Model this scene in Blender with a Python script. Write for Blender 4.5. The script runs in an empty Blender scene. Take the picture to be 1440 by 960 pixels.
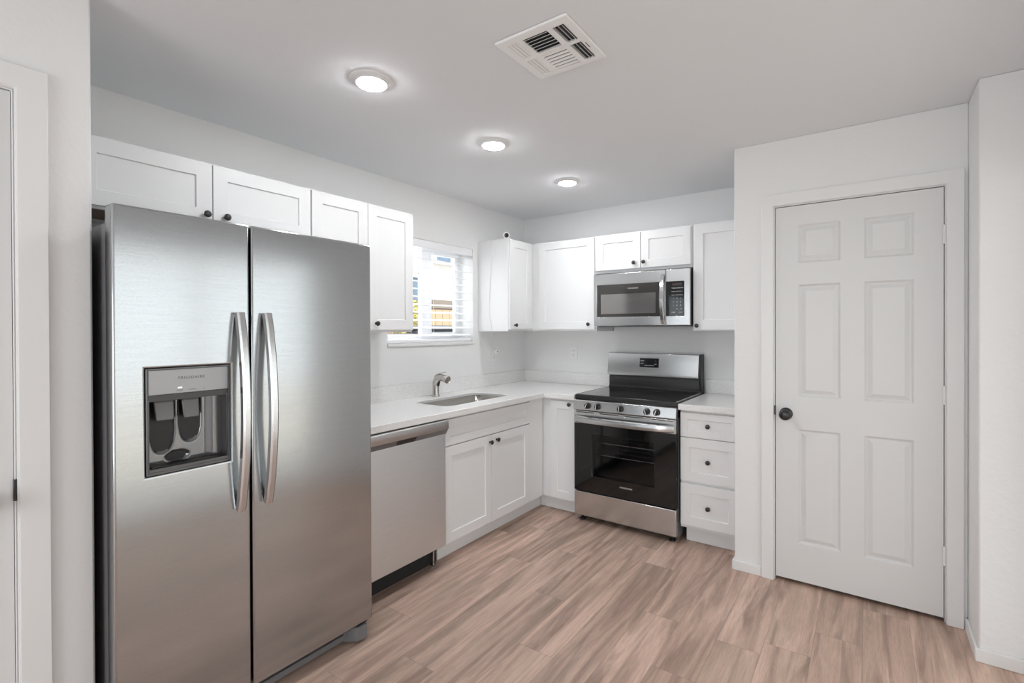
import bpy, bmesh, math, random
from mathutils import Vector, Matrix
random.seed(7)
PI = math.pi
C = bpy.context.scene.collection
scene = bpy.context.scene

# ------------------------------------------------------------------ camera, world, sun, daylight, exposure
FPX, PX, PY = 687.066, 753.21, 466.525
cam_data = bpy.data.cameras.new('camera')
cam = bpy.data.objects.new('camera', cam_data)
C.objects.link(cam)
yaw, pitch, roll = math.radians(34.302), math.radians(-0.2918), math.radians(-0.195)
fw = Vector((-math.sin(yaw)*math.cos(pitch), math.cos(yaw)*math.cos(pitch), math.sin(pitch)))
rt = Vector((math.cos(yaw), math.sin(yaw), 0)); up = rt.cross(fw)
rt2 = math.cos(roll)*rt + math.sin(roll)*up; up2 = rt2.cross(fw)
M = Matrix((rt2, up2, -fw)).transposed().to_4x4()
M.translation = Vector((2.7116, -3.7833, 1.3909))
cam.matrix_world = M
cam_data.sensor_fit = 'HORIZONTAL'; cam_data.sensor_width = 36
cam_data.lens = FPX/1440*36
cam_data.shift_x = (720-PX)/1440
cam_data.shift_y = (PY-480)/1440
cam_data.clip_start = 0.05
scene.camera = cam
vs = scene.view_settings
scene.display_settings.display_device = 'sRGB'
vs.view_transform = 'Standard'; vs.look = 'None'; vs.gamma = 1; vs.use_curve_mapping = False
vs.exposure = 0.12
scene.cycles.use_denoising = True
scene.cycles.max_bounces = 10; scene.cycles.diffuse_bounces = 6; scene.cycles.glossy_bounces = 5
scene.cycles.transparent_max_bounces = 12
scene.cycles.sample_clamp_indirect = 6
scene.cycles.caustics_reflective = False; scene.cycles.caustics_refractive = False

world = bpy.data.worlds.new('sky'); scene.world = world; world.use_nodes = True
wn = world.node_tree.nodes; wn.clear()
wo = wn.new('ShaderNodeOutputWorld'); wb = wn.new('ShaderNodeBackground')
wb.inputs['Color'].default_value = (.98, .99, 1.0, 1); wb.inputs['Strength'].default_value = 1.45
world.node_tree.links.new(wb.outputs[0], wo.inputs[0])

SUN, EAST, SOUTH, GLOW, KWIN = 4.0, 4.8, 38.0, 180.0, 5.0
sd = bpy.data.lights.new('sun', 'SUN'); sd.energy = SUN; sd.angle = 0.01; sd.color = (1, .97, .92)
so = bpy.data.objects.new('sun', sd); C.objects.link(so)
so.rotation_euler = Vector((-0.50, 0.22, -0.84)).to_track_quat('-Z', 'Y').to_euler()
def area(name, loc, direction, sx, sy, power, col=(1, 1, 1), shape='RECTANGLE'):
    d = bpy.data.lights.new(name, 'AREA'); d.shape = shape; d.size = sx; d.size_y = sy
    d.energy = power; d.color = col
    o = bpy.data.objects.new(name, d); C.objects.link(o); o.location = loc
    o.rotation_euler = Vector(direction).to_track_quat('-Z', 'Y').to_euler()
    return o
H = 2.428
area('daylight_patio_door', (3.285, -2.15, 1.04), (-1, 0, 0), 1.80, 1.92, EAST, (.96, .99, 1.02))
area('daylight_south_window', (2.1, -6.45, 1.15), (0, 1, 0), 1.9, 1.8, SOUTH, (.935, .985, 1.045))
for nm, lc, dr, sx_, sy_ in (('portal_east', (3.40, -2.15, 1.04), (-1, 0, 0), 1.85, 2.0), ('portal_south', (2.1, -6.6, 1.15), (0, 1, 0), 1.95, 1.8), ('portal_kitchen', (-.20, -1.165, 1.68), (1, 0, 0), .87, .76)):
    area(nm, lc, dr, sx_, sy_, 1).data.cycles.is_portal = True
area('daylight_kitchen_window', (-0.17, -1.165, 1.68), (1, 0, 0), 0.82, 0.70, KWIN, (.93, .96, 1))

# ------------------------------------------------------------------ materials
def lin(c):
    return tuple(((v/255)/12.92 if v/255 <= .04045 else ((v/255+.055)/1.055)**2.4) for v in c)
def mat(name, col, rough=.5, metal=0., spec=.5, bump=None, coat=0., emit=None, alpha=None):
    m = bpy.data.materials.new(name); m.use_nodes = True
    nt = m.node_tree; b = nt.nodes['Principled BSDF']
    b.inputs['Base Color'].default_value = (*col, 1); b.inputs['Roughness'].default_value = rough
    b.inputs['Metallic'].default_value = metal; b.inputs['Specular IOR Level'].default_value = spec
    b.inputs['Coat Weight'].default_value = coat; b.inputs['Coat Roughness'].default_value = .05
    if emit:
        b.inputs['Emission Color'].default_value = (*emit[0], 1); b.inputs['Emission Strength'].default_value = emit[1]
    if bump:
        scale, strength, dist, stretch = bump
        tc = nt.nodes.new('ShaderNodeTexCoord'); mp = nt.nodes.new('ShaderNodeMapping')
        mp.inputs['Scale'].default_value = stretch
        nz = nt.nodes.new('ShaderNodeTexNoise'); nz.inputs['Scale'].default_value = scale; nz.inputs['Detail'].default_value = 3
        bp = nt.nodes.new('ShaderNodeBump'); bp.inputs['Strength'].default_value = strength; bp.inputs['Distance'].default_value = dist
        L = nt.links.new
        L(tc.outputs['Object'], mp.inputs['Vector']); L(mp.outputs['Vector'], nz.inputs['Vector'])
        L(nz.outputs['Fac'], bp.inputs['Height']); L(bp.outputs['Normal'], b.inputs['Normal'])
    return m
WALL = mat('wall_paint', (.79, .79, .785), .7, spec=.3, bump=(70, .22, .004, (1, 1, 1)))
WALLK = mat('knockdown_wall_paint', (.79, .79, .785), .7, spec=.3, bump=(32, .45, .006, (1, 1, 1)))
CEIL = mat('ceiling_paint', (.80, .815, .83), .85, spec=.2, bump=(60, .12, .003, (1, 1, 1)))
TRIM = mat('trim_paint', (.78, .78, .775), .38, spec=.45)
DOORP = mat('door_paint', (.70, .70, .695), .42, spec=.45, bump=(60, .04, .001, (1, 1, .06)))
CAB = mat('cabinet_paint', (.79, .795, .795), .38, spec=.45)
INNER = mat('cabinet_interior_wood', (.42, .32, .24), .6)
BLACKM = mat('matte_black_metal', (.012, .011, .011), .32, metal=.0, spec=.6)
BLACKP = mat('black_plastic', (.012, .012, .012), .45)
DARK = mat('dark_void', (.02, .02, .02), .8)
VENTW = mat('vent_enamel', (.88, .88, .875), .4)
WHITEP = mat('white_plastic', (.82, .82, .80), .35)
CHROME = mat('brushed_nickel', (.58, .55, .52), .22, metal=1)
POLISH = mat('polished_steel', (.74, .74, .74), .12, metal=1)
GREYP = mat('dark_grey_steel_paint', (.16, .16, .165), .38, bump=(220, .1, .001, (1, 1, 1)))
PANELG = mat('silver_plastic', (.36, .36, .365), .38, metal=.5)
LCD = mat('lcd_black', (.01, .01, .011), .12)
INK = mat('dark_ink', (.05, .05, .055), .5)
WINK = mat('white_ink', (.75, .75, .75), .5)
GLASSB = mat('black_glass', (.006, .006, .006), .05, spec=.55)
MICROG = mat('microwave_glass', (.05, .046, .043), .12, metal=.35, spec=.8)
MICROW = mat('microwave_window_screen', (.30, .29, .285), .10, metal=.75, spec=.8)
SINKM = mat('sink_steel', (.30, .28, .26), .28, metal=1, bump=(90, .1, .001, (1, 1, 8)))
SLATM = mat('blind_white', (.86, .86, .87), .45)
VINYL = mat('window_vinyl', (.85, .86, .88), .35)
GREYD = mat('dispenser_grey', (.055, .055, .058), .16, spec=.9)
GREYL = mat('dispenser_paddle', (.09, .09, .093), .14, spec=.9)
OVENIN = mat('oven_enamel', (.05, .05, .051), .35)
RACK = mat('oven_rack_wire', (.75, .75, .74), .25, metal=1)
BURN = mat('burner_ring', (.05, .05, .05), .2)

def steel(name, col, rough, along, strength=.12, contrast=.06):
    """brushed stainless steel; the brush lines run along one axis of the part"""
    m = bpy.data.materials.new(name); m.use_nodes = True; nt = m.node_tree; L = nt.links.new
    b = nt.nodes['Principled BSDF']; b.inputs['Metallic'].default_value = 1; b.inputs['Roughness'].default_value = rough
    tc = nt.nodes.new('ShaderNodeTexCoord'); mp = nt.nodes.new('ShaderNodeMapping')
    mp.inputs['Scale'].default_value = {'x': (6, 220, 220), 'z': (220, 220, 6)}[along]
    n = nt.nodes.new('ShaderNodeTexNoise'); n.inputs['Scale'].default_value = 1.4; n.inputs['Detail'].default_value = 4
    n2 = nt.nodes.new('ShaderNodeTexNoise'); n2.inputs['Scale'].default_value = 190; n2.inputs['Detail'].default_value = 2
    mx = nt.nodes.new('ShaderNodeMath'); mx.operation = 'ADD'
    cr = nt.nodes.new('ShaderNodeMapRange'); cr.inputs['From Min'].default_value = .6; cr.inputs['From Max'].default_value = 1.4
    cr.inputs['To Min'].default_value = 1-contrast; cr.inputs['To Max'].default_value = 1+contrast
    vm = nt.nodes.new('ShaderNodeVectorMath'); vm.operation = 'SCALE'; vm.inputs[0].default_value = col
    bp = nt.nodes.new('ShaderNodeBump'); bp.inputs['Strength'].default_value = strength; bp.inputs['Distance'].default_value = .0006
    L(tc.outputs['Object'], mp.inputs['Vector']); L(mp.outputs['Vector'], n.inputs['Vector']); L(tc.outputs['Object'], n2.inputs['Vector'])
    L(n.outputs['Fac'], mx.inputs[0]); L(n2.outputs['Fac'], mx.inputs[1]); L(mx.outputs[0], cr.inputs['Value'])
    L(cr.outputs[0], vm.inputs['Scale']); L(vm.outputs[0], b.inputs['Base Color'])
    L(mx.outputs[0], bp.inputs['Height']); L(bp.outputs['Normal'], b.inputs['Normal'])
    return m
STEEL = steel('fridge_steel', (.462, .474, .480), .17, 'x', .06)
STEELW = steel('dishwasher_steel', (.74, .76, .775), .40, 'x', .10)
STEELR = steel('range_steel', (.625, .632, .632), .24, 'x', .08)

def quartz():
    m = mat('white_quartz', (.82, .82, .81), .16, spec=.5); nt = m.node_tree; L = nt.links.new
    tc = nt.nodes.new('ShaderNodeTexCoord')
    n = nt.nodes.new('ShaderNodeTexNoise'); n.inputs['Scale'].default_value = 260; n.inputs['Detail'].default_value = 3
    r = nt.nodes.new('ShaderNodeValToRGB'); e = r.color_ramp.elements
    e[0].position = .30; e[0].color = (.66, .65, .64, 1); e[1].position = .55; e[1].color = (.845, .84, .83, 1)
    L(tc.outputs['Object'], n.inputs['Vector']); L(n.outputs['Fac'], r.inputs['Fac'])
    L(r.outputs['Color'], nt.nodes['Principled BSDF'].inputs['Base Color'])
    return m
QUARTZ = quartz()

def glass(name, tint, rough=.0, mixv=None):
    m = bpy.data.materials.new(name); m.use_nodes = True; nt = m.node_tree; nt.nodes.clear(); L = nt.links.new
    o = nt.nodes.new('ShaderNodeOutputMaterial'); t = nt.nodes.new('ShaderNodeBsdfTransparent'); t.inputs['Color'].default_value = (*tint, 1)
    g = nt.nodes.new('ShaderNodeBsdfGlossy'); g.inputs['Roughness'].default_value = rough
    f = nt.nodes.new('ShaderNodeFresnel'); f.inputs['IOR'].default_value = 1.5
    mx = nt.nodes.new('ShaderNodeMixShader')
    ge = nt.nodes.new('ShaderNodeNewGeometry'); iv = nt.nodes.new('ShaderNodeMath'); iv.operation = 'SUBTRACT'; iv.inputs[0].default_value = 1
    ml = nt.nodes.new('ShaderNodeMath'); ml.operation = 'MULTIPLY'
    L(ge.outputs['Backfacing'], iv.inputs[1]); L(iv.outputs[0], ml.inputs[0]); L(f.outputs[0], ml.inputs[1])
    L(ml.outputs[0], mx.inputs[0]); L(t.outputs[0], mx.inputs[1]); L(g.outputs[0], mx.inputs[2]); L(mx.outputs[0], o.inputs[0])
    return m
PANE = glass('clear_pane', (.96, .98, .98))
OVENG = glass('oven_window_glass', (.74, .74, .75), .02)

def lamp(name, strength):
    m = bpy.data.materials.new(name); m.use_nodes = True; nt = m.node_tree; nt.nodes.clear()
    o = nt.nodes.new('ShaderNodeOutputMaterial'); e = nt.nodes.new('ShaderNodeEmission')
    e.inputs['Strength'].default_value = strength; e.inputs['Color'].default_value = (.975, .99, 1.015, 1)
    nt.links.new(e.outputs[0], o.inputs[0]); return m
GLOWM = lamp('led_lens', GLOW)

def floor_mat():
    m = bpy.data.materials.new('vinyl_plank'); m.use_nodes = True; nt = m.node_tree; N = nt.nodes.new; L = nt.links.new
    b = nt.nodes['Principled BSDF']; b.inputs['Roughness'].default_value = .42; b.inputs['Specular IOR Level'].default_value = .4
    tc = N('ShaderNodeTexCoord'); at = N('ShaderNodeAttribute'); at.attribute_name = 'plank'
    sc = N('ShaderNodeVectorMath'); sc.operation = 'SCALE'; sc.inputs['Scale'].default_value = 37
    ad = N('ShaderNodeVectorMath'); ad.operation = 'ADD'
    L(at.outputs['Vector'], sc.inputs[0]); L(tc.outputs['Object'], ad.inputs[0]); L(sc.outputs[0], ad.inputs[1])
    def noise(stretch, scale, detail, dist=0., rough=.55):
        mp = N('ShaderNodeMapping'); mp.inputs['Scale'].default_value = stretch
        n = N('ShaderNodeTexNoise'); n.inputs['Scale'].default_value = scale; n.inputs['Detail'].default_value = detail
        n.inputs['Distortion'].default_value = dist; n.inputs['Roughness'].default_value = rough
        L(ad.outputs[0], mp.inputs['Vector']); L(mp.outputs[0], n.inputs['Vector']); return n.outputs['Fac']
    big = noise((13, 1.15, 1), 1.0, 5, 1.1, .55)
    streak = noise((60, 2.6, 1), 1.0, 6, .7, .66)
    fine = noise((330, 18, 1), 1.0, 4, .3, .7)
    hue = noise((6, 1.5, 1), 1.0, 3, .8)
    r = N('ShaderNodeValToRGB'); L(big, r.inputs['Fac'])
    el = r.color_ramp.elements
    el[0].position = .28; el[0].color = (*lin((143, 118, 105)), 1)
    el[1].position = .70; el[1].color = (*lin((222, 193, 176)), 1)
    x = el.new(.42); x.color = (*lin((176, 149, 135)), 1)
    x = el.new(.54); x.color = (*lin((203, 173, 157)), 1)
    def mixc(a, bcol, fac, mode):
        k = N('ShaderNodeMix'); k.data_type = 'RGBA'; k.blend_type = mode; k.inputs[0].default_value = 1
        if isinstance(fac, float): k.inputs[0].default_value = fac
        else: L(fac, k.inputs[0])
        L(a, k.inputs[6])
        if isinstance(bcol, tuple): k.inputs[7].default_value = (*bcol, 1)
        else: L(bcol, k.inputs[7])
        return k.outputs[2]
    def ramp(v, lo, hi, a, c):
        k = N('ShaderNodeMapRange'); k.inputs['From Min'].default_value = lo; k.inputs['From Max'].default_value = hi
        k.inputs['To Min'].default_value = a; k.inputs['To Max'].default_value = c; L(v, k.inputs['Value']); return k.outputs[0]
    c = r.outputs['Color']
    c = mixc(c, lin((164, 145, 128)), ramp(hue, .45, .68, 0, .55), 'MIX')
    s1 = N('ShaderNodeCombineColor'); v = ramp(streak, .3, .7, .90, 1.09)
    for i in range(3): L(v, s1.inputs[i])
    c = mixc(c, s1.outputs[0], 1., 'MULTIPLY')
    s2 = N('ShaderNodeCombineColor'); v = ramp(fine, .3, .7, .86, 1.11)
    for i in range(3): L(v, s2.inputs[i])
    c = mixc(c, s2.outputs[0], 1., 'MULTIPLY')
    sx = N('ShaderNodeSeparateXYZ'); L(at.outputs['Vector'], sx.inputs[0])
    s3 = N('ShaderNodeCombineColor'); v = ramp(sx.outputs[0], 0, 1, .88, 1.09)
    for i in range(3): L(v, s3.inputs[i])
    c = mixc(c, s3.outputs[0], 1., 'MULTIPLY')
    uv = N('ShaderNodeUVMap'); uv.uv_map = 'edge'; su = N('ShaderNodeSeparateXYZ'); L(uv.outputs[0], su.inputs[0])
    mn = N('ShaderNodeMath'); mn.operation = 'MINIMUM'; L(su.outputs[0], mn.inputs[0]); L(su.outputs[1], mn.inputs[1])
    gr = ramp(mn.outputs[0], .0004, .0016, .40, 0)
    c = mixc(c, lin((84, 68, 60)), gr, 'MIX')
    L(c, b.inputs['Base Color'])
    bp = N('ShaderNodeBump'); bp.inputs['Strength'].default_value = .08; bp.inputs['Distance'].default_value = .001
    L(fine, bp.inputs['Height']); L(bp.outputs[0], b.inputs['Normal'])
    L(ramp(streak, .3, .7, .36, .50), b.inputs['Roughness'])
    return m
FLOORM = floor_mat()

# ------------------------------------------------------------------ helpers
class MB:
    def __init__(s): s.bm = bmesh.new()
    def poly(s, pts):
        return s.bm.faces.new([s.bm.verts.new(p) for p in pts])
    def box(s, x0, x1, y0, y1, z0, z1):
        v = [s.bm.verts.new((x, y, z)) for x in (x0, x1) for y in (y0, y1) for z in (z0, z1)]
        for f in ((0, 1, 3, 2), (4, 6, 7, 5), (0, 4, 5, 1), (2, 3, 7, 6), (0, 2, 6, 4), (1, 5, 7, 3)):
            s.bm.faces.new([v[i] for i in f])
        return s
    def slab(s, a0, a1, b0, b1, c0, c1, holes=(), axes='xzy'):
        """a box whose thickness runs c0..c1, with rectangular through-holes (a0,a1,b0,b1)"""
        A = sorted({a0, a1, *[h[0] for h in holes], *[h[1] for h in holes]})
        B = sorted({b0, b1, *[h[2] for h in holes], *[h[3] for h in holes]})
        def inside(i, j):
            if not (0 <= i < len(A)-1 and 0 <= j < len(B)-1): return False
            ca, cb = (A[i]+A[i+1])/2, (B[j]+B[j+1])/2
            return not any(h[0] < ca < h[1] and h[2] < cb < h[3] for h in holes)
        cache = {}
        def V(i, j, k):
            if (i, j, k) not in cache:
                d = dict(zip(axes, (A[i], B[j], (c0, c1)[k]))); cache[i, j, k] = s.bm.verts.new((d['x'], d['y'], d['z']))
            return cache[i, j, k]
        for i in range(len(A)-1):
            for j in range(len(B)-1):
                if not inside(i, j): continue
                for k in (0, 1): s.bm.faces.new([V(i, j, k), V(i+1, j, k), V(i+1, j+1, k), V(i, j+1, k)])
                for (di, dj, p, q) in ((-1, 0, (0, 0), (0, 1)), (1, 0, (1, 0), (1, 1)), (0, -1, (0, 0), (1, 0)), (0, 1, (0, 1), (1, 1))):
                    if not inside(i+di, j+dj):
                        s.bm.faces.new([V(i+p[0], j+p[1], 0), V(i+q[0], j+q[1], 0), V(i+q[0], j+q[1], 1), V(i+p[0], j+p[1], 1)])
        return s
    def lathe(s, prof, origin=(0, 0, 0), axis=(0, 0, 1), n=28, cap=True):
        """prof: (radius, height along axis) pairs"""
        R = Vector((0, 0, 1)).rotation_difference(Vector(axis).normalized()).to_matrix(); o = Vector(origin); rings = []
        for r, h in prof:
            if r < 1e-6: rings.append([s.bm.verts.new(o + R @ Vector((0, 0, h)))]); continue
            rings.append([s.bm.verts.new(o + R @ Vector((r*math.cos(2*PI*i/n), r*math.sin(2*PI*i/n), h))) for i in range(n)])
        for a, b in zip(rings, rings[1:]):
            for i in range(n):
                j = (i+1) % n
                if len(a) == 1 and len(b) == 1: continue
                if len(a) == 1: s.bm.faces.new([a[0], b[i], b[j]])
                elif len(b) == 1: s.bm.faces.new([a[i], a[j], b[0]])
                else: s.bm.faces.new([a[i], a[j], b[j], b[i]])
        if cap:
            for r in (rings[0], rings[-1]):
                if len(r) > 1: s.bm.faces.new(r)
        return s
    def sweep(s, path, section, up=(0, 0, 1), scales=None, closed=True):
        """section: 2-D loop (side, up) swept along path"""
        P = [Vector(p) for p in path]; rings = []
        for i, p in enumerate(P):
            t = (P[min(i+1, len(P)-1)] - P[max(i-1, 0)]).normalized()
            u = Vector(up); sd = t.cross(u)
            if sd.length < 1e-4: sd = t.cross(Vector((0, 1, 0)))
            sd.normalize(); u = sd.cross(t).normalized(); k = scales[i] if scales else 1
            rings.append([s.bm.verts.new(p + sd*a*k + u*b*k) for a, b in section])
        n = len(section)
        for a, b in zip(rings, rings[1:]):
            for i in range(n): s.bm.faces.new([a[i], a[(i+1) % n], b[(i+1) % n], b[i]])
        s.bm.faces.new(rings[0]); s.bm.faces.new(rings[-1]); return s
    def tube(s, path, r, n=10, up=(0, 0, 1), scales=None):
        return s.sweep(path, [(r*math.cos(2*PI*i/n), r*math.sin(2*PI*i/n)) for i in range(n)], up, scales)
    def prism(s, pts, axis, c0, c1):
        """pts in the two other axes (xy for z, yz for x, xz for y)"""
        o = {'x': lambda a, b, c: (c, a, b), 'y': lambda a, b, c: (a, c, b), 'z': lambda a, b, c: (a, b, c)}[axis]
        lo = [s.bm.verts.new(o(a, b, c0)) for a, b in pts]; hi = [s.bm.verts.new(o(a, b, c1)) for a, b in pts]
        n = len(pts); s.bm.faces.new(lo); s.bm.faces.new(hi)
        for i in range(n): s.bm.faces.new([lo[i], lo[(i+1) % n], hi[(i+1) % n], hi[i]])
        return s
    def shaker(s, x0, x1, z0, z1, y, t=.019, rail=.057, d=.008):
        """shaker panel facing -y with its face at y"""
        def ring(a0, a1, b0, b1, yy): return [s.bm.verts.new(p) for p in ((a0, yy, b0), (a1, yy, b0), (a1, yy, b1), (a0, yy, b1))]
        r = [ring(x0, x1, z0, z1, y+t), ring(x0, x1, z0, z1, y), ring(x0+rail, x1-rail, z0+rail, z1-rail, y),
             ring(x0+rail+.0015, x1-rail-.0015, z0+rail+.0015, z1-rail-.0015, y+d)]
        s.bm.faces.new(r[0]); s.bm.faces.new(r[-1])
        for a, b in zip(r, r[1:]):
            for i in range(4): s.bm.faces.new([a[i], a[(i+1) % 4], b[(i+1) % 4], b[i]])
        return s
    def build(s, name, m, parent=None, bevel=0., seg=2, smooth=False, angle=40):
        bmesh.ops.recalc_face_normals(s.bm, faces=s.bm.faces[:])
        me = bpy.data.meshes.new(name); s.bm.to_mesh(me); s.bm.free(); me.materials.append(m)
        o = bpy.data.objects.new(name, me); C.objects.link(o)
        if parent: o.parent = parent
        if bevel:
            b = o.modifiers.new('edge', 'BEVEL'); b.width = bevel; b.segments = seg; b.limit_method = 'ANGLE'; b.angle_limit = math.radians(50)
            b.harden_normals = False
        if smooth or bevel:
            me.polygons.foreach_set('use_smooth', [True]*len(me.polygons))
            try: me.set_sharp_from_angle(angle=math.radians(angle))
            except Exception: pass
        return o
def thing(name, label, cat, loc, rot=0., group=None):
    o = bpy.data.objects.new(name, None); C.objects.link(o); o.empty_display_size = .1
    o.location = loc; o.rotation_euler = (0, 0, rot); o['label'] = label; o['category'] = cat
    if group: o['group'] = group
    return o
def tag(o, label, cat, group=None, kind=None):
    o['label'] = label; o['category'] = cat
    if group: o['group'] = group
    if kind: o['kind'] = kind
    return o
def struct(o, label, cat): return tag(o, label, cat, kind='structure')
def text(name, body, size, loc, m, parent, width=None, normal_x=False):
    """raised lettering that reads from -y in the parent's own frame"""
    cu = bpy.data.curves.new(name, 'FONT'); cu.body = body; cu.size = size; cu.align_x = 'CENTER'; cu.align_y = 'CENTER'
    cu.extrude = .0003; cu.space_character = 1.25
    tmp = bpy.data.objects.new('tmp', cu)
    me = bpy.data.meshes.new_from_object(tmp); bpy.data.objects.remove(tmp); bpy.data.curves.remove(cu)
    me.name = name; me.materials.clear(); me.materials.append(m)
    o = bpy.data.objects.new(name, me); C.objects.link(o); o.parent = parent
    o.location = loc; o.rotation_euler = (PI/2, 0, 0); return o
def knob_mesh(x, y, z):
    """mushroom cabinet knob on a face at y, pointing to -y"""
    return MB().lathe([(.0075, 0), (.0065, .008), (.0065, .012), (.0125, .016), (.0148, .020), (.0135, .025), (.008, .0272), (0, .0278)], (x, y, z), (0, -1, 0), 22)
def knob(door, x, y, z): return knob_mesh(x, y, z).build('knob', BLACKM, door, smooth=True, angle=60)

# ------------------------------------------------------------------ room shell
def plank_floor():
    bm = bmesh.new(); lay = bm.loops.layers.float_color.new('plank'); uv = bm.loops.layers.uv.new('edge')
    W, Ln = .18, 1.22
    fixed = {.528: -1.133, .708: -2.181, 1.068: -2.383, 1.428: -2.043, 1.608: -1.016, 1.788: -1.497, 1.968: -1.85, 2.508: -1.22}
    k = -3
    while True:
        xa = .528 + k*W; k += 1
        if xa > 3.4: break
        y0 = None
        for f, s in fixed.items():
            if abs(f-xa) < .01: y0 = s
        if y0 is None: y0 = -random.random()*Ln
        y = y0 - Ln*math.ceil((y0+6.7)/Ln)
        while y < .1:
            xs, xe, ys, ye = max(xa, -.05), min(xa+W, 3.45), max(y, -6.6), min(y+Ln, .05)
            if xe > xs and ye > ys:
                c = (random.random(), random.random(), random.random(), 1)
                mx, my = (xs+xe)/2, (ys+ye)/2
                # four corner-fan quads so that 'edge' holds the distance to the plank's edges
                pts = {(i, j): bm.verts.new(((xs, mx, xe)[i], (ys, my, ye)[j], 0)) for i in range(3) for j in range(3)}
                for i in (0, 1):
                    for j in (0, 1):
                        f = bm.faces.new([pts[i, j], pts[i+1, j], pts[i+1, j+1], pts[i, j+1]])
                        for l in f.loops:
                            l[lay] = c; p = l.vert.co
                            l[uv].uv = (min(p.x-xs, xe-p.x), min(p.y-ys, ye-p.y))
            y += Ln
    low = [bm.verts.new(p) for p in ((-.05, -6.6, -.1), (3.45, -6.6, -.1), (3.45, .05, -.1), (-.05, .05, -.1))]
    bm.faces.new(low[::-1])
    me = bpy.data.meshes.new('floor'); bm.to_mesh(me); bm.free(); me.materials.append(FLOORM)
    o = bpy.data.objects.new('floor', me); C.objects.link(o); return o
struct(plank_floor(), 'brown wood-look vinyl plank floor of the kitchen', 'floor')
struct(MB().box(-.2, 3.5, -6.7, .2, H, H+.2).build('ceiling', CEIL), 'flat pale grey painted ceiling', 'ceiling')
WY0, WY1, WZ0, WZ1 = -1.60, -.727, 1.295, 2.056
struct(MB().slab(-3.31, .2, -.1, H, -.2, 0, [(WY0, WY1, WZ0, WZ1)], 'yzx').build('wall_left', WALL), 'white wall with the window above the sink', 'wall')
struct(MB().box(0, 3.35, 0, .2, -.1, H).build('wall_back', WALL), 'white wall behind the range and microwave', 'wall')
PXL = 2.068
DX0, DX1, DZ1 = 2.279, 3.009, 2.062
w = MB().slab(PXL, 3.09, -.02, H, -.80, -.68, [(DX0, DX1, -.03, DZ1)], 'xzy')
w.box(PXL, PXL+.11, -.68, 0, -.02, H)
struct(w.build('wall_pantry', WALL, bevel=.004), 'white wall around the six-panel pantry door', 'wall')
struct(MB().box(3.09, 3.5, -1.06, 0, -.02, H).build('wall_right', WALLK, bevel=.006), 'textured white wall jutting out beside the pantry door', 'wall')
struct(MB().slab(-6.5, -1.06, -.02, H, 3.30, 3.50, [(-3.10, -1.10, .03, 2.05)], 'yzx').build('wall_east', WALL), 'white wall with the sliding patio door', 'wall')
struct(MB().slab(.545, 3.5, -.02, H, -6.7, -6.5, [(1.1, 3.1, .25, 2.05)], 'xzy').build('wall_south', WALL), 'white wall with a wide window', 'wall')
PX0 = .745
LD0, LD1 = -4.246, -3.481
w = MB().slab(-6.5, -3.31, -.02, H, PX0-.12, PX0, [(LD0-.004, LD1+.004, -.03, DZ1)], 'yzx')
w.box(-.2, PX0-.12, -3.43, -3.31, -.02, H)
struct(w.build('wall_partition', WALL, bevel=.006), 'white wall beside the refrigerator with a door in it', 'wall')
struct(MB().box(-.2, -.1, -6.7, -3.43, -.02, H).build('wall_closet', WALL), 'white wall inside the closet behind the partition', 'wall')

# windows of the living room (daylight comes through them)
def big_window(n, label, axis, c, a0, a1, z0, z1):
    ax = {'x': 'yzx', 'y': 'xzy'}[axis]; mid = (a0+a1)/2
    f = MB().slab(a0, a1, z0, z1, c, c+.06, [(a0+.05, mid-.03, z0+.05, z1-.05), (mid+.03, a1-.05, z0+.05, z1-.05)], ax).build('window_%d' % n, VINYL)
    MB().slab(a0+.05, a1-.05, z0+.05, z1-.05, c+.027, c+.033, (), ax).build('pane', PANE, f)
    struct(f, label, 'window')
big_window(2, 'white sliding patio door to the right of the camera', 'x', 3.33, -3.10, -1.10, .03, 2.05)
big_window(3, 'wide white window behind the camera', 'y', -6.62, 1.1, 3.1, .25, 2.05)

# baseboards and casings
def base(name, pts, label):
    m = MB()
    for b in pts: m.box(*b)
    struct(m.build(name, TRIM, bevel=.003), label, 'baseboard')
base('baseboard_pantry', [(PXL-.012, 2.2125, -.813, -.8, 0, .054), (PXL-.012, PXL, -.8, -.62, 0, .054)], 'low white baseboard wrapping the corner left of the pantry door')
base('baseboard_right', [(3.078, 3.09, -1.06, -.8185, 0, .056), (3.078, 3.30, -1.072, -1.06, 0, .056)], 'low white baseboard wrapping the jutting wall')
base('baseboard_partition', [(PX0, PX0+.012, -3.4085, -3.31, 0, .054), (PX0, PX0+.012, -6.5, -4.32, 0, .054)], 'low white baseboard beside the refrigerator')
def casing(name, axis, c, sgn, a0, a1, z1, wd, label, jamb):
    ax = {'x': 'yzx', 'y': 'xzy'}[axis]; t = .018
    m = MB(); lo, hi = sorted((c, c+sgn*t))
    def U(i, o, y0, y1):   # an upside-down U of boards
        m.slab(a0-o, a1+o, 0, z1+o, y0, y1, [(a0-i, a1+i, 0, z1+i)], ax)
    U(.006, wd, lo, hi)
    lo2, hi2 = sorted((c-.0005*sgn, c-sgn*jamb)); U(-.0005, .004, lo2, hi2)
    U(.004, .012, *sorted((c+sgn*.0005, c+sgn*(t-.006))))
    o = m.build(name, TRIM, bevel=.003); struct(o, label, 'door casing')
casing('trim_1', 'y', -.80, -1, DX0+.002, DX1-.002, DZ1-.002, .068, 'white casing around the six-panel pantry door', .10)
casing('trim_2', 'x', PX0, 1, LD0-.002, LD1+.002, DZ1-.002, .070, 'white casing around the door left of the refrigerator', .10)

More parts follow.
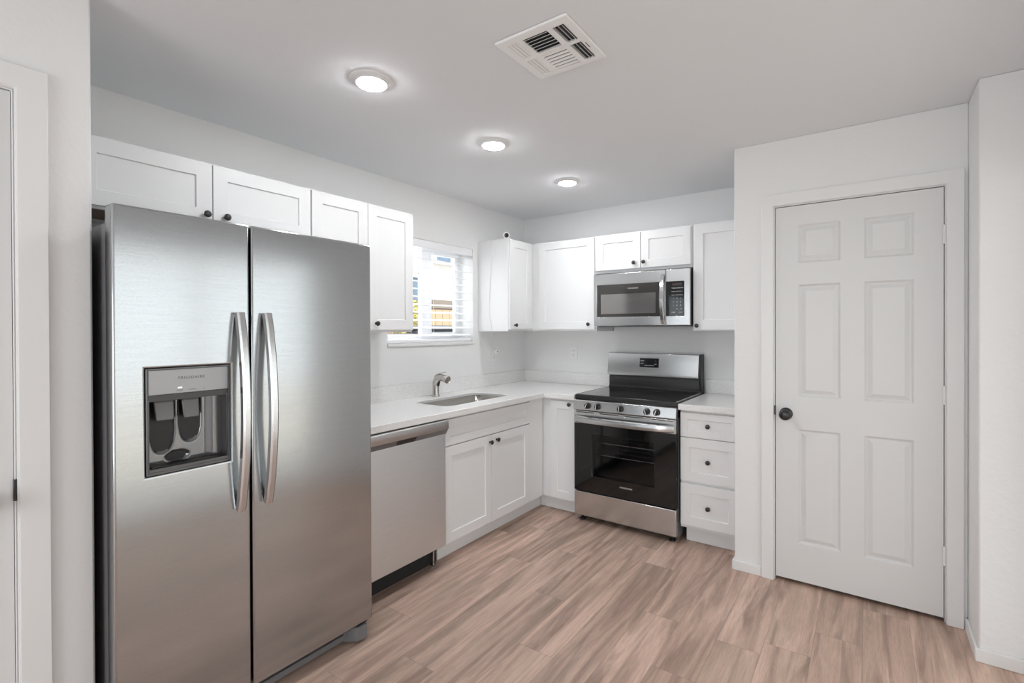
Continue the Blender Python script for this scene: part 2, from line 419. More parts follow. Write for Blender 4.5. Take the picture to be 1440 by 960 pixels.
# ------------------------------------------------------------------ six panel doors
def six_panel(m, x0, x1, z0, z1, y, t):
    """leaf facing -y; panels as moulded frames with raised fields"""
    w_ = x1-x0; cols = [(x0+.111, x0+.111+.194), (x1-.111-.200, x1-.111)]
    rows = [(.226, .846), (1.023, 1.628), (1.745, 1.950)]
    A = sorted({x0, x1, *[v for c in cols for v in c]}); B = sorted({z0, z1, *[v for r in rows for v in r]})
    V = {}
    def vert(a, b, d=0.):
        k = (round(a, 5), round(b, 5), round(d, 5))
        if k not in V: V[k] = m.bm.verts.new((a, y+d, b))
        return V[k]
    for i in range(len(A)-1):
        for j in range(len(B)-1):
            a0, a1, b0, b1 = A[i], A[i+1], B[j], B[j+1]
            if (a0, a1) in cols and (b0, b1) in rows:
                rings = []
                for ins, d in ((0, 0), (.010, .0105), (.015, .0105), (.036, .0012)):
                    rings.append([vert(a0+ins, b0+ins, d), vert(a1-ins, b0+ins, d), vert(a1-ins, b1-ins, d), vert(a0+ins, b1-ins, d)])
                for p, q in zip(rings, rings[1:]):
                    for k in range(4): m.bm.faces.new([p[k], p[(k+1) % 4], q[(k+1) % 4], q[k]])
                m.bm.faces.new(rings[-1])
            else: m.bm.faces.new([vert(a0, b0), vert(a1, b0), vert(a1, b1), vert(a0, b1)])
    back = [m.bm.verts.new((a, y+t, b)) for a, b in ((x0, z0), (x1, z0), (x1, z1), (x0, z1))]
    m.bm.faces.new(back)
    e = [[vert(a, z0) for a in A], [vert(x1, b) for b in B], [vert(a, z1) for a in reversed(A)], [vert(x0, b) for b in reversed(B)]]
    for i in range(4): m.bm.faces.new(e[i] + [back[(i+1) % 4], back[i]])
    return m
def door_hardware(root, x, z, y, mirror=1):
    k = MB().lathe([(.033, 0), (.033, .004), (.029, .009), (.013, .012), (.0115, .030), (.016, .036), (.0265, .044), (.0295, .053), (.028, .062), (.020, .069), (.009, .0715), (0, .072)], (x, y, z), (0, -1, 0), 36)
    return k.build('door_knob', BLACKM, root, smooth=True, angle=50)
# pantry door: local frame is the world's x and z
d1 = struct(six_panel(MB(), 0, .7185, .022, 2.055, 0, .035).build('door_1', DOORP), 'white six-panel pantry door with a black knob', 'door')
d1.location = (2.2845, -.797, 0)
door_hardware(d1, .052, .925, 0)
MB().box(-.012, .001, -.006, .010, .915, .965).build('latch_plate', BLACKM, d1, bevel=.002)
for z in (.318, 1.075, 1.832):
    MB().lathe([(.0065, 0), (.0065, .088)], (.7205, -.006, z-.044), n=14).build('hinge', TRIM, d1, smooth=True)
d2 = struct(six_panel(MB(), 0, .765, .022, 2.056, 0, .035).build('door_2', DOORP), 'white door left of the refrigerator', 'door')
d2.location = (PX0-.003, LD0, 0); d2.rotation_euler = (0, 0, PI/2)
door_hardware(d2, .765-.067, .925, 0)
MB().box(.764, .777, -.006, .010, .918, .978).build('latch_plate', BLACKM, d2, bevel=.002)

# ------------------------------------------------------------------ kitchen window, blind, sill
wf = MB()
cy = (WY0+WY1)/2
wf.slab(WY0, WY1, WZ0, WZ1, -.192, -.150, [(WY0+.045, -1.155, WZ0+.045, WZ1-.045), (-1.075, WY1-.045, WZ0+.045, WZ1-.045)], 'yzx')
wf.slab(-1.165, WY1-.03, WZ0+.03, WZ1-.03, -.155, -.138, [(-1.060, WY1-.070, WZ0+.075, WZ1-.075)], 'yzx')
win = struct(wf.build('window_1', VINYL, bevel=.003), 'white sliding window above the sink', 'window')
MB().slab(WY0+.04, -1.15, WZ0+.04, WZ1-.04, -.176, -.172, (), 'yzx').build('pane', PANE, win)
MB().slab(-1.07, WY1-.06, WZ0+.06, WZ1-.06, -.149, -.145, (), 'yzx').build('pane', PANE, win)
struct(MB().box(-.15, .012, WY0-.004, WY1+.004, WZ0-.022, WZ0+.003).build('trim_3', TRIM, bevel=.003), 'white sill below the kitchen window', 'window sill')
BX, BY0, BY1 = -.042, WY0+.006, WY1-.006
bl = thing('window_blind', 'white horizontal slat blind in the window above the sink', 'blind', (BX, cy, WZ0+.003))
def rel(y): return y-cy
hr = MB().box(-.028, .028, rel(BY0), rel(BY1), .710, .752).box(.030, .040, rel(BY0)-.003, rel(BY1)+.003, .700, .7565)
hr.build('headrail', SLATM, bl, bevel=.002)
sl = MB(); n_sl = 12
for i in range(n_sl):
    z = .052 + i*.0572; a = math.radians(-12)
    prof = []
    for k in range(7):
        u = -.031 + .062*k/6; prof.append((u*math.cos(a), u*math.sin(a) + .0035*(1-(u/.031)**2)))
    full = [(u, z+v+.0015) for u, v in prof] + [(u, z+v-.0015) for u, v in reversed(prof)]
    lo = [sl.bm.verts.new((u, rel(BY0)+.004, v)) for u, v in full]; hi = [sl.bm.verts.new((u, rel(BY1)-.004, v)) for u, v in full]
    sl.bm.faces.new(lo); sl.bm.faces.new(hi)
    for k in range(len(full)): sl.bm.faces.new([lo[k], lo[(k+1) % len(full)], hi[(k+1) % len(full)], hi[k]])
sl.build('slats', SLATM, bl)
MB().box(-.027, .027, rel(BY0)+.002, rel(BY1)-.002, .002, .022).build('bottom_rail', SLATM, bl, bevel=.004)
for yy in (BY0+.10, cy, BY1-.07):
    MB().tube([(.033, rel(yy), .012), (.033, rel(yy), .715)], .0012, 6, (0, 1, 0)).tube([(-.033, rel(yy), .012), (-.033, rel(yy), .715)], .0012, 6, (0, 1, 0)).build('ladder_cord', SLATM, bl)
MB().tube([(.036, rel(BY0)+.05, .70), (.036, rel(BY0)+.05, .20)], .004, 8, (0, 1, 0)).build('tilt_wand', SLATM, bl)

# ------------------------------------------------------------------ refrigerator (front towards +x; local x runs along the wall, -y is out of the wall)
def left_run(name, label, cat, y0, z0=0., group=None): return thing(name, label, cat, (0, y0, z0), PI/2, group)
FR = left_run('refrigerator', 'tall stainless steel side-by-side refrigerator with ice dispenser', 'refrigerator', -3.292)
FW, FT = .917, 1.774
MB().box(.006, FW-.006, -.772, -.04, .025, 1.725).build('case', GREYP, FR, bevel=.004)
MB().box(.02, FW-.02, -.786, -.772, .10, 1.72).build('gasket', BLACKP, FR)
YB, YF = -.786, -.848
DH = (.080, .326, .932, 1.272)
ld = MB().slab(0, .3915, .086, FT, YF, YB, [DH], 'xzy').build('door', STEEL, FR, bevel=.007, seg=3)
rd = MB().slab(.3985, FW, .086, FT, YF, YB, (), 'xzy').build('door', STEEL, FR, bevel=.007, seg=3)
def fridge_handle(door, x):
    n = 30; path = []; sec = [(-.0105, -.014), (.0105, -.014), (.0135, -.011), (.0135, .008), (.008, .013), (-.008, .013), (-.0135, .008), (-.0135, -.011)]
    z0, z1 = .752, 1.452
    for i in range(n+1):
        t = i/n; b = math.sin(PI*t)**.80
        path.append((x, YF-.014-.044*b, z0+(z1-z0)*t))
    m = MB(); m.sweep(path, sec, up=(0, -1, 0))
    return m.build('handle', STEELR, door, smooth=True, angle=35)
fridge_handle(ld, .352); fridge_handle(rd, .448)
a0, a1, b0, b1 = DH
MB().slab(a0+.001, a1-.001, b0+.001, b1-.001, YF-.001, YF+.004, [(a0+.007, a1-.007, b0+.010, b1-.007)], 'xzy').build('dispenser_bezel', GREYD, ld, bevel=.0015)
MB().box(a0+.007, a1-.007, YF+.001, YF+.022, 1.186, b1-.006).build('dispenser_panel', PANELG, ld, bevel=.002)
MB().prism([(YF+.001, 1.1855), (YF+.02, 1.1855), (YF+.035, 1.166), (YF+.004, 1.166)], 'x', a0+.007, a1-.007).build('dispenser_hood', GREYD, ld)
text('lettering', 'FRIGIDAIRE', .0125, ((a0+a1)/2+.004, YF+.0008, 1.236), INK, ld)
for k, (tx, s) in enumerate((('CUBE', -.030), ('CRUSH', .006), ('O', .040))):
    text('lettering', tx, .0055, ((a0+a1)/2+s, YF+.0008, 1.196), INK, ld)
MB().box((a0+a1)/2-.036, (a0+a1)/2-.024, YF+.0004, YF+.002, 1.203, 1.2065).build('indicator_light', lamp('indicator', 1.6), ld)
# recess: side walls, floor and a moulded back with two hollows
yb = -.776
rc = MB()
rc.box(a0+.007, a0+.011, YF+.003, yb, b0+.008, 1.19).box(a1-.011, a1-.007, YF+.003, yb, b0+.008, 1.19)
rc.box(a0+.007, a1-.007, YF+.002, yb, b0+.008, b0+.020)
rc.build('dispenser_recess', GREYD, ld, bevel=.001)
bk = MB(); NX, NZ = 64, 60; g = []
xa, xb, za, zb = a0+.011, a1-.011, b0+.020, 1.188
cxm = (xa+xb)/2 - .022
for j in range(NZ+1):
    row = []
    for i in range(NX+1):
        x = xa+(xb-xa)*i/NX; z = za+(zb-za)*j/NZ; d = 0.
        for cx_, rx, zc, rz in ((cxm-.040, .036, 1.075, .092), (cxm+.040, .034, 1.095, .085)):
            q = (abs((x-cx_)/rx)**2.6 + (abs((z-zc)/rz)**2.6 if z < zc else 0))
            if q < 1: d += .020*min(1, (1-q)*1.7)**1.2*(1.0-.25*(1-q))
        q = ((x-cxm-.002)/.036)**2 + ((z-.972)/.019)**2
        if q < 1: d += .011*min(1, (1-q)*1.8)
        if x > xb-.050: d -= .012*min(1, (x-(xb-.050))/.02)
        row.append(bk.bm.verts.new((x, yb-.018+d, z)))
    g.append(row)
for j in range(NZ):
    for i in range(NX): bk.bm.faces.new([g[j][i], g[j][i+1], g[j+1][i+1], g[j+1][i]])
bk.build('dispenser_back', mat('dispenser_gloss', (.20, .20, .205), .12, metal=.75), ld, smooth=True, angle=180)
for cx_, wd in ((cxm-.040, .030), (cxm+.036, .027)):
    p = MB()
    f = [(cx_-wd, yb-.030, 1.182), (cx_+wd, yb-.030, 1.182), (cx_+wd*.86, yb-.046, 1.098), (cx_-wd*.86, yb-.046, 1.098)]
    bb = [(x, y+.010, z) for x, y, z in f]
    F = [p.bm.verts.new(q) for q in f]; B = [p.bm.verts.new(q) for q in bb]
    p.bm.faces.new(F); p.bm.faces.new(B)
    for k in range(4): p.bm.faces.new([F[k], F[(k+1) % 4], B[(k+1) % 4], B[k]])
    p.build('dispenser_paddle', GREYL, ld, bevel=.004)
MB().lathe([(.026, 0), (.022, -.012), (.020, -.020)], (cxm-.040, yb-.040, 1.188), n=24).build('dispenser_chute', BLACKP, ld, smooth=True)
MB().box(a0+.02, a1-.02, YF+.012, yb-.012, b0+.020, b0+.024).build('drip_tray', BLACKP, ld, bevel=.001)
kg = MB().slab(.10, FW-.10, .022, .078, -.800, -.780, [(.115, FW-.115, .046, .055), (.115, FW-.115, .060, .069)], 'xzy')
kg.box(.10, FW-.10, -.782, -.776, .022, .078)
kg.build('kick_grille', GREYP, FR)
for s in (0, 1):
    def X(v): return v if s else FW-v
    pts = [(X(FW-.028), -.848), (X(FW-.072), -.846), (X(FW-.112), -.797), (X(FW-.112), -.780), (X(FW-.028), -.780)]
    MB().prism(pts, 'z', .012, .073).build('foot_cover', GREYP, FR, bevel=.003)
for x in (.06, FW-.06):
    for y in (-.70, -.12): MB().lathe([(.02, 0), (.02, .03)], (x, y, 0), n=16).build('foot', BLACKP, FR)
MB().box(FW-.07, FW-.02, -.835, -.79, .074, .088).build('hinge_bracket', BLACKP, FR)

# ------------------------------------------------------------------ dishwasher
DW = left_run('dishwasher', 'stainless steel dishwasher between refrigerator and sink cabinet', 'dishwasher', -2.309)
W = .604
MB().box(.008, W-.008, -.60, -.05, .11, .862).build('tub', GREYP, DW)
MB().box(.004, W-.003, -.652, -.60, .122, .800).build('door_panel', STEELW, DW, bevel=.004)
cp = MB().prism([(-.600, .864), (-.668, .864), (-.676, .858), (-.678, .815), (-.674, .809), (-.600, .809)], 'x', .003, W-.002)
cp.build('control_panel', steel('control_strip_steel', (.58, .58, .58), .3, 'x', .1), DW, bevel=.002)
px0 = .232
MB().prism([(-.6715, .8088), (-.600, .8088), (-.600, .779), (-.6525, .779)], 'x', .003, W-.002).build('grip_recess_shaded', GREYP, DW)  # shade of the downward-facing slope put into its dark grey colour
MB().prism([(-.6720, .8060), (-.6555, .7815), (-.652, .7825), (-.669, .8070)], 'x', px0, px0+.130).build('handle_pocket', BLACKP, DW)
MB().box(.01, W-.01, -.570, -.56, .004, .115).build('toe_kick', DARK, DW)
for x in (.05, W-.045):
    MB().lathe([(.016, 0), (.016, .008), (.006, .009), (.006, .112)], (x, -.588, 0), n=16).build('leg', CHROME, DW, smooth=True)

# ------------------------------------------------------------------ base cabinets
CZ0, CZ1 = .105, .866
SB = left_run('sink_base_cabinet', 'white two-door shaker base cabinet under the sink', 'cabinet', -1.703)
Ws = 1.703-.6205
b = MB()
b.box(0, .018, -.597, -.03, CZ0, CZ1).box(.885, .903, -.597, -.03, CZ0, CZ1).box(.018, .885, -.597, -.03, CZ0, CZ0+.018)
b.slab(0, Ws, CZ0, CZ1, -.616, -.597, [(.04, .86, .14, .68)], 'xzy').box(0, .903, -.03, -.02, CZ0, CZ1)
b.build('body', CAB, SB)
MB().box(.886, Ws-.0195, -.630, -.616, CZ0+.004, .862).build('filler_panel', CAB, SB, bevel=.001)
MB().shaker(.004, .882, .697, .853, -.635, rail=.050).build('drawer_front', CAB, SB, bevel=.0012)
dl = MB().shaker(.004, .440, .112, .690, -.635, rail=.060).build('door', CAB, SB, bevel=.0012)
dr = MB().shaker(.444, .882, .112, .690, -.635, rail=.060).build('door', CAB, SB, bevel=.0012)
knob(dl, .420, -.635, .645); knob(dr, .500-.010, -.635, .650)
MB().box(.008, 1.703-.566, -.562, -.552, .002, CZ0).build('toe_kick', CAB, SB)

def back_run(name, label, cat, x0, z0=0., group=None): return thing(name, label, cat, (x0, 0, z0), 0, group)
CB = back_run('corner_base_cabinet', 'white one-door shaker base cabinet in the corner left of the range', 'cabinet', .6165)
Wc = .924-.6165
b = MB().box(0, .018, -.60, -.02, CZ0, CZ1).box(Wc-.018, Wc, -.60, -.02, CZ0, CZ1).box(.018, Wc-.018, -.60, -.02, CZ0, CZ0+.018)
b.slab(0, Wc, CZ0, CZ1, -.62, -.60, [(.11, Wc-.03, .14, .82)], 'xzy').build('body', CAB, CB)
cd = MB().shaker(.0835, Wc-.006, .112, .853, -.639, rail=.060).build('door', CAB, CB, bevel=.0012)
knob(cd, .874-.6165, -.639, .832)
MB().box(-.053, Wc-.002, -.565, -.555, .002, CZ0).build('toe_kick', CAB, CB)

DB = back_run('drawer_base_cabinet', 'white three-drawer shaker base cabinet right of the range', 'cabinet', 1.698)
Wd = 2.066-1.698
b = MB().box(0, .018, -.60, -.02, CZ0, CZ1).box(Wd-.018, Wd, -.60, -.02, CZ0, CZ1).box(.018, Wd-.018, -.60, -.02, CZ0, CZ0+.018)
b.slab(0, Wd, CZ0, CZ1, -.62, -.60, [(.03, Wd-.03, .14, .39), (.03, Wd-.03, .43, .66), (.03, Wd-.03, .70, .84)], 'xzy').build('body', CAB, DB)
for z0, z1 in ((.127, .397), (.414, .692), (.697, .853)):
    dw = MB().shaker(.003, Wd-.008, z0, z1, -.639, rail=.060 if z1 < .7 else .042).build('drawer', CAB, DB, bevel=.0012)
    dw.data.name = 'drawer'
    knob(dw, 1.878-1.698, -.639, {.127: .260, .414: .551, .697: .777}[z0])
MB().box(.020, Wd-.003, -.565, -.555, .002, CZ0).build('toe_kick', CAB, DB)

# ------------------------------------------------------------------ worktops
def rounded(x0, x1, y0, y1, r, n=6):
    out = []
    for cx_, cy_, a in ((x1-r, y1-r, 0), (x0+r, y1-r, 90), (x0+r, y0+r, 180), (x1-r, y0+r, 270)):
        for k in range(n+1):
            t = math.radians(a+90*k/n); out.append((cx_+r*math.cos(t), cy_+r*math.sin(t)))
    return out
def plate(outer, inner, z0, z1):
    m = MB(); bm = m.bm
    def loop(pts, z): return [bm.verts.new((x, y, z)) for x, y in pts]
    def side(a, b):
        n = len(a)
        for i in range(n): bm.faces.new([a[i], a[(i+1) % n], b[(i+1) % n], b[i]])
    lo = []; hi = []
    for pts in (outer, *inner):
        a, b_ = loop(pts, z0), loop(pts, z1); lo.append(a); hi.append(b_); side(a, b_)
    for grp in (lo, hi):
        es = [bm.edges.get((l[i], l[(i+1) % len(l)])) for l in grp for i in range(len(l))]
        bmesh.ops.triangle_fill(bm, use_beauty=True, use_dissolve=False, edges=es)
    return m
SX0, SX1, SY0, SY1 = .205, .520, -1.560, -.915
WT = left_run('worktop', 'white quartz L-shaped worktop with the sink cut into it', 'worktop', 0)
# local x = world y, local y = -world x
outer = [(-2.345, -.003), (-2.345, -.665), (-.664, -.665), (-.664, -.924), (-.003, -.924), (-.003, -.003)]
plate(outer, [[(x, y) for x, y in rounded(SY0, SY1, -SX1, -SX0, .055)]], .869, .907).build('slab', QUARTZ, WT, bevel=.003)
MB().box(-2.345, -.003, -.021, -.002, .907, 1.009).build('backsplash', QUARTZ, WT, bevel=.0015)
MB().box(-.021, -.002, -.924, -.021, .907, 1.009).build('backsplash', QUARTZ, WT, bevel=.0015)
W2 = back_run('worktop', 'short white quartz worktop right of the range', 'worktop', 1.694)
MB().box(0, .372, -.664, -.003, .869, .907).build('slab', QUARTZ, W2, bevel=.003)
MB().box(0, .372, -.021, -.002, .907, 1.009).build('backsplash', QUARTZ, W2, bevel=.0015)

# ------------------------------------------------------------------ sink and faucet
SK = left_run('sink', 'stainless steel undermount sink set in the worktop', 'sink', (SY0+SY1)/2, .70)
o_ = (SY0+SY1)/2; hx, = ((SY1-SY0)/2+.004,)
m = MB(); rings = []
for ins, z, r in ((.0055, .191, .052), (.007, .06, .052), (.016, .022, .05), (.038, .006, .045), (.10, .0, .03)):
    pts = rounded(-hx+ins, hx-ins, -SX1-.004+ins, -SX0+.004-ins, r)
    rings.append([m.bm.verts.new((x, y, z)) for x, y in pts])
for a, c in zip(rings, rings[1:]):
    for i in range(len(a)): m.bm.faces.new([a[i], a[(i+1) % len(a)], c[(i+1) % len(a)], c[i]])
m.bm.faces.new(rings[-1])
bowl = m.build('bowl', SINKM, SK, smooth=True, angle=60)
sol = bowl.modifiers.new('gauge', 'SOLIDIFY'); sol.thickness = .0012; sol.offset = 0
MB().lathe([(.045, .0015), (.045, .004), (.030, .003), (.028, -.004), (0, -.006)], (0, -.30, 0), n=28).build('drain', CHROME, SK, smooth=True)
FA = left_run('faucet', 'brushed nickel pull-out faucet behind the sink', 'faucet', -1.255, .907)
fy = -.105
MB().lathe([(.030, 0), (.030, .004), (.0255, .008), (.0235, .014), (.0225, .075), (.0235, .105)], (0, fy, 0), n=30, cap=True).build('body', CHROME, FA, smooth=True, angle=50)
path = [(0, fy, .085), (0, fy-.004, .105), (0, fy-.016, .124), (0, fy-.036, .135), (0, fy-.056, .139), (0, fy-.075, .138)]
MB().tube(path, .0245, 20, (1, 0, 0), [1.0, 1.06, 1.12, 1.08, 1.0, .96]).build('spout', CHROME, FA, smooth=True, angle=60)
MB().lathe([(.0225, -.004), (.0255, .004), (.0265, .03), (.0290, .046), (.0280, .052), (.0240, .0535), (.022, .050), (0, .050)], (0, fy-.072, .138), (0, -.92, -.22), 26).build('spray_head', CHROME, FA, smooth=True, angle=50)
MB().tube([(0, fy-.030, .118), (0, fy-.030, .100), (0, fy-.024, .075)], .011, 12, (1, 0, 0), [1.2, 1, .7]).build('button', BLACKP, FA, smooth=True)
MB().sweep([(0, fy+.004, .120), (0, fy-.002, .147), (0, fy-.020, .160), (0, fy-.055, .171), (0, fy-.098, .180)], [(-.011, -.0035), (.011, -.0035), (.011, .0035), (-.011, .0035)], (0, 0, 1), [1.3, 1.3, 1.1, .85, .6]).build('lever', CHROME, FA, bevel=.0015)

# ------------------------------------------------------------------ range
RX0, RW = .929, .760
RG = back_run('range', 'freestanding stainless electric range with black glass cooktop', 'range', RX0)
YFR = -.672
b = MB().slab(.004, RW-.004, .03, .885, -.60, -.03, [(.09, RW-.09, .33, .66)], 'xzy')
b.box(.002, .02, -.64, -.03, .03, .885).box(RW-.02, RW-.002, -.64, -.03, .03, .885)
b.build('body', GREYP, RG)
cav = MB()
ca0, ca1, cb0, cb1 = .091, RW-.091, .331, .659
cav.box(ca0, ca1, -.10, -.09, cb0, cb1).box(ca0, ca0+.004, -.60, -.10, cb0, cb1).box(ca1-.004, ca1, -.60, -.10, cb0, cb1)
cav.box(ca0, ca1, -.60, -.10, cb0, cb0+.004).box(ca0, ca1, -.60, -.10, cb1-.004, cb1)
cav.build('oven_cavity', OVENIN, RG)
def rack(z):
    m = MB(); x0, x1 = ca0+.006, ca1-.006
    for y in (-.585, -.12): m.tube([(x0, y, z), (x1, y, z)], .0036, 8)
    for y in (-.46, -.34, -.22): m.tube([(x0, y, z-.004), (x1, y, z-.004)], .0025, 6)
    k = 22
    for i in range(k+1):
        x = x0+(x1-x0)*i/k; m.tube([(x, -.585, z), (x, -.12, z)], .0018, 6)
    return m.build('oven_rack', RACK, RG, smooth=True)
rack(.475); rack(.565)
MB().box(0, RW, -.660, -.105, .885, .9165).build('cooktop_rim', BLACKM, RG, bevel=.004)
MB().box(.012, RW-.012, -.655, -.112, .9165, .9185).build('cooktop_glass', GLASSB, RG, bevel=.001)
for x in (.002, RW-.010): MB().box(x, x+.008, -.655, -.11, .9165, .9195).build('side_trim', POLISH, RG)
br = MB()
for x, y, r in ((.20, -.24, .075), (.56, -.24, .09), (.20, -.50, .10), (.56, -.50, .082), (.38, -.20, .05)):
    for rr in (r, r*.62):
        N = 40; a = [br.bm.verts.new((x+rr*math.cos(2*PI*i/N), y+rr*math.sin(2*PI*i/N), .9188)) for i in range(N)]
        c = [br.bm.verts.new((x+(rr-.0022)*math.cos(2*PI*i/N), y+(rr-.0022)*math.sin(2*PI*i/N), .9188)) for i in range(N)]
        for i in range(N): br.bm.faces.new([a[i], a[(i+1) % N], c[(i+1) % N], c[i]])
br.build('burner_marking', BURN, RG)
# backguard
bg = MB().prism([(-.026, .885), (-.108, .885), (-.108, .930), (-.100, .934), (-.100, 1.000), (-.095, 1.012), (-.095, 1.190), (-.026, 1.190)], 'x', .006, RW-.006)
bg.build('backguard', BLACKM, RG, bevel=.003)
bs = MB().prism([(-.095, 1.019), (-.122, 1.019), (-.124, 1.045), (-.104, 1.196), (-.090, 1.202), (-.060, 1.202), (-.060, 1.190), (-.095, 1.190)], 'x', .002, RW-.018)
bs = bs.build('backguard_panel', STEELR, RG, bevel=.003)
MB().prism([(-.03, .92), (-.100, .92), (-.124, 1.02), (-.126, 1.045), (-.104, 1.200), (-.03, 1.200)], 'x', RW-.0175, RW-.002).build('end_cap', BLACKP, RG, bevel=.003)
def on_panel(z): return -.124 + (z-1.045)/(1.196-1.045)*.020
z0, z1 = 1.090, 1.162
dsp = MB(); xs = (.279, .436)
P = [(x, on_panel(z)-.0012, z) for x, z in ((xs[0], z0), (xs[1], z0), (xs[1], z1), (xs[0], z1))]
F = [dsp.bm.verts.new(p) for p in P]; B = [dsp.bm.verts.new((x, y+.004, z)) for x, y, z in P]
dsp.bm.faces.new(F); dsp.bm.faces.new(B)
for k in range(4): dsp.bm.faces.new([F[k], F[(k+1) % 4], B[(k+1) % 4], B[k]])
dsp = dsp.build('display', LCD, bs)
for x, z, s, tx in ((.300, 1.140, .010, 'BAKE'), (.300, 1.120, .008, 'BROIL'), (.332, 1.105, .008, 'CLEAN'), (.362, 1.105, .008, 'TIMER'), (.410, 1.140, .009, '+'), (.410, 1.115, .009, 'OFF'), (.385, 1.105, .008, 'START')):
    t = text('lettering', tx, s, (x, on_panel(z)-.0014, z), WINK, bs)
    t.rotation_euler = (PI/2-math.atan2(.020, .151), 0, 0)
# control panel with five knobs
cpn = MB().prism([(-.60, .883), (-.668, .883), (-.680, .878), (-.686, .812), (-.682, .808), (-.60, .808)], 'x', .002, RW-.002).build('control_panel', STEELR, RG, bevel=.002)
for kx in (1.048, 1.127, 1.302, 1.491, 1.560):
    kk = MB().lathe([(.0225, 0), (.0225, .004), (.0195, .006), (.0185, .022), (.0165, .026), (0, .026)], (0, 0, 0), (0, -1, -.06), 26)
    kk.box(-.0055, .0055, -.036, -.020, -.0185, .0185)
    o = kk.build('control_knob', BLACKM, RG, bevel=.0012)
    o.location = (kx-RX0, -.683, .8435)
    p = MB().box(-.0018, .0018, -.0368, -.035, -.017, .017).build('pointer', WINK, o)
    a = {1.048: .35, 1.127: .0, 1.302: .0, 1.491: -.3, 1.560: .3}[kx]; o.rotation_euler = (0, a, 0)
# oven door
OY = -.680
od = MB().slab(.004, RW-.004, .226, .712, OY, -.62, [(.150, RW-.150, .34, .640)], 'xzy').build('oven_door', GLASSB, RG, bevel=.002)
MB().box(.150, RW-.150, OY+.002, OY+.006, .34, .640).build('oven_window', OVENG, od)
tr = MB().slab(.004, RW-.004, .712, .803, OY-.001, -.62, [(x, x+.145, .7915, .7955) for x in (.02, .21, .395, .59)], 'xzy')
tr.build('door_trim', STEELR, od, bevel=.002)
MB().box(.01, RW-.01, -.635, -.625, .78, .800).build('vent_slot', DARK, od)
hp = []; n = 30
for i in range(n+1):
    t = i/n; hp.append((.026+(RW-.040)*t, OY-.014-.034*min(1, math.sin(PI*t)*2.6)**.8, .748-.004*math.sin(PI*t)))
MB().sweep(hp, [(-.016, -.021), (.004, -.0245), (.013, -.018), (.016, 0), (.012, .018), (.002, .0245), (-.016, .021)], (0, 0, 1)).build('handle', STEELR, od, smooth=True, angle=30)
text('lettering', 'FRIGIDAIRE', .0145, (1.358-RX0-.02, OY-.0006, .300), WINK, od)
MB().box(.004, RW-.004, OY, -.60, .046, .218).build('drawer', STEELR, RG, bevel=.003)
for x in (.045, RW-.045):
    for y in (-.63, -.10): MB().lathe([(.020, 0), (.020, .012), (.009, .014), (.009, .05)], (x, y, 0), n=18).build('foot', BLACKP, RG, smooth=True)

# ------------------------------------------------------------------ upper cabinets
UZ0, UZ1, UD = 1.377, 2.124, .318
def upper(T, w_, h, doors, rail=.060, under=INNER):
    """doors: (x0, x1, z0, z1, knob_x, knob_z)"""
    b = MB()
    b.box(0, .016, -UD+.018, -.003, 0, h).box(w_-.016, w_, -UD+.018, -.003, 0, h).box(.016, w_-.016, -UD+.018, -.003, h-.016, h)
    b.slab(0, w_, 0, h, -UD, -UD+.018, [(d[0]+.02, d[1]-.02, d[2]+.02, d[3]-.02) for d in doors], 'xzy')
    b.box(.016, w_-.016, -.02, -.003, 0, h-.016)
    b.build('body', CAB, T)
    MB().box(.016, w_-.016, -UD+.018, -.02, .012, .024).build('bottom_panel', CAB if under is CAB else under, T)
    for x0, x1, z0, z1, kx, kz in doors:
        d = MB().shaker(x0, x1, z0, z1, -UD-.019, rail=rail).build('door', CAB, T, bevel=.0012)
        knob(d, kx, -UD-.019, kz)
def Lz(y): return y
y0 = -3.268
T = left_run('wall_cabinet', 'white two-door shaker wall cabinet above the refrigerator', 'cabinet', y0, 1.850, 'shaker wall cabinets')
upper(T, .918, UZ1-1.850, [(.010, .457, .010, UZ1-1.85-.008, -2.832-y0-.004, .044), (.462, .913, .010, UZ1-1.85-.008, -2.757-y0, .044)])
y0 = -2.349
T = left_run('wall_cabinet', 'tall white two-door shaker wall cabinet left of the window', 'cabinet', y0, UZ0, 'shaker wall cabinets')
upper(T, .682, UZ1-UZ0, [(.003, .342, .014, UZ1-UZ0-.008, .312, .048), (.346, .678, .014, UZ1-UZ0-.008, .394, .052)], under=CAB)
y0 = -.668
T = left_run('wall_cabinet', 'narrow white one-door shaker wall cabinet right of the window', 'cabinet', y0, UZ0, 'shaker wall cabinets')
upper(T, .664, UZ1-UZ0, [(.006, .305, .014, UZ1-UZ0-.008, .066, .050)], under=CAB)
T = back_run('wall_cabinet', 'white one-door shaker wall cabinet left of the microwave', 'cabinet', .3205, UZ0, 'shaker wall cabinets')
w_ = .932-.3205
b = MB().box(w_-.016, w_, -UD+.018, -.003, 0, UZ1-UZ0).box(.0, w_-.016, -UD+.018, -.003, UZ1-UZ0-.016, UZ1-UZ0).slab(0, w_, 0, UZ1-UZ0, -UD, -UD+.018, [(.10, w_-.04, .05, .69)], 'xzy')
b.box(0, w_, -.02, -.003, 0, UZ1-UZ0-.016).build('body', CAB, T)
MB().box(0, w_-.016, -UD+.018, -.02, .012, .024).build('bottom_panel', CAB, T)
d = MB().shaker(.391-.3205, .923-.3205, .014, UZ1-UZ0-.006, -UD-.019, rail=.062).build('door', CAB, T, bevel=.0012)
knob(d, .874-.3205, -UD-.019, .054)
T = back_run('wall_cabinet', 'short white two-door shaker wall cabinet above the microwave', 'cabinet', .934, 1.826, 'shaker wall cabinets')
h = UZ1-1.826
upper(T, .753, h, [(.003, .372, .020, h-.010, .325, .062), (.376, .745, .020, h-.010, .402, .062)])
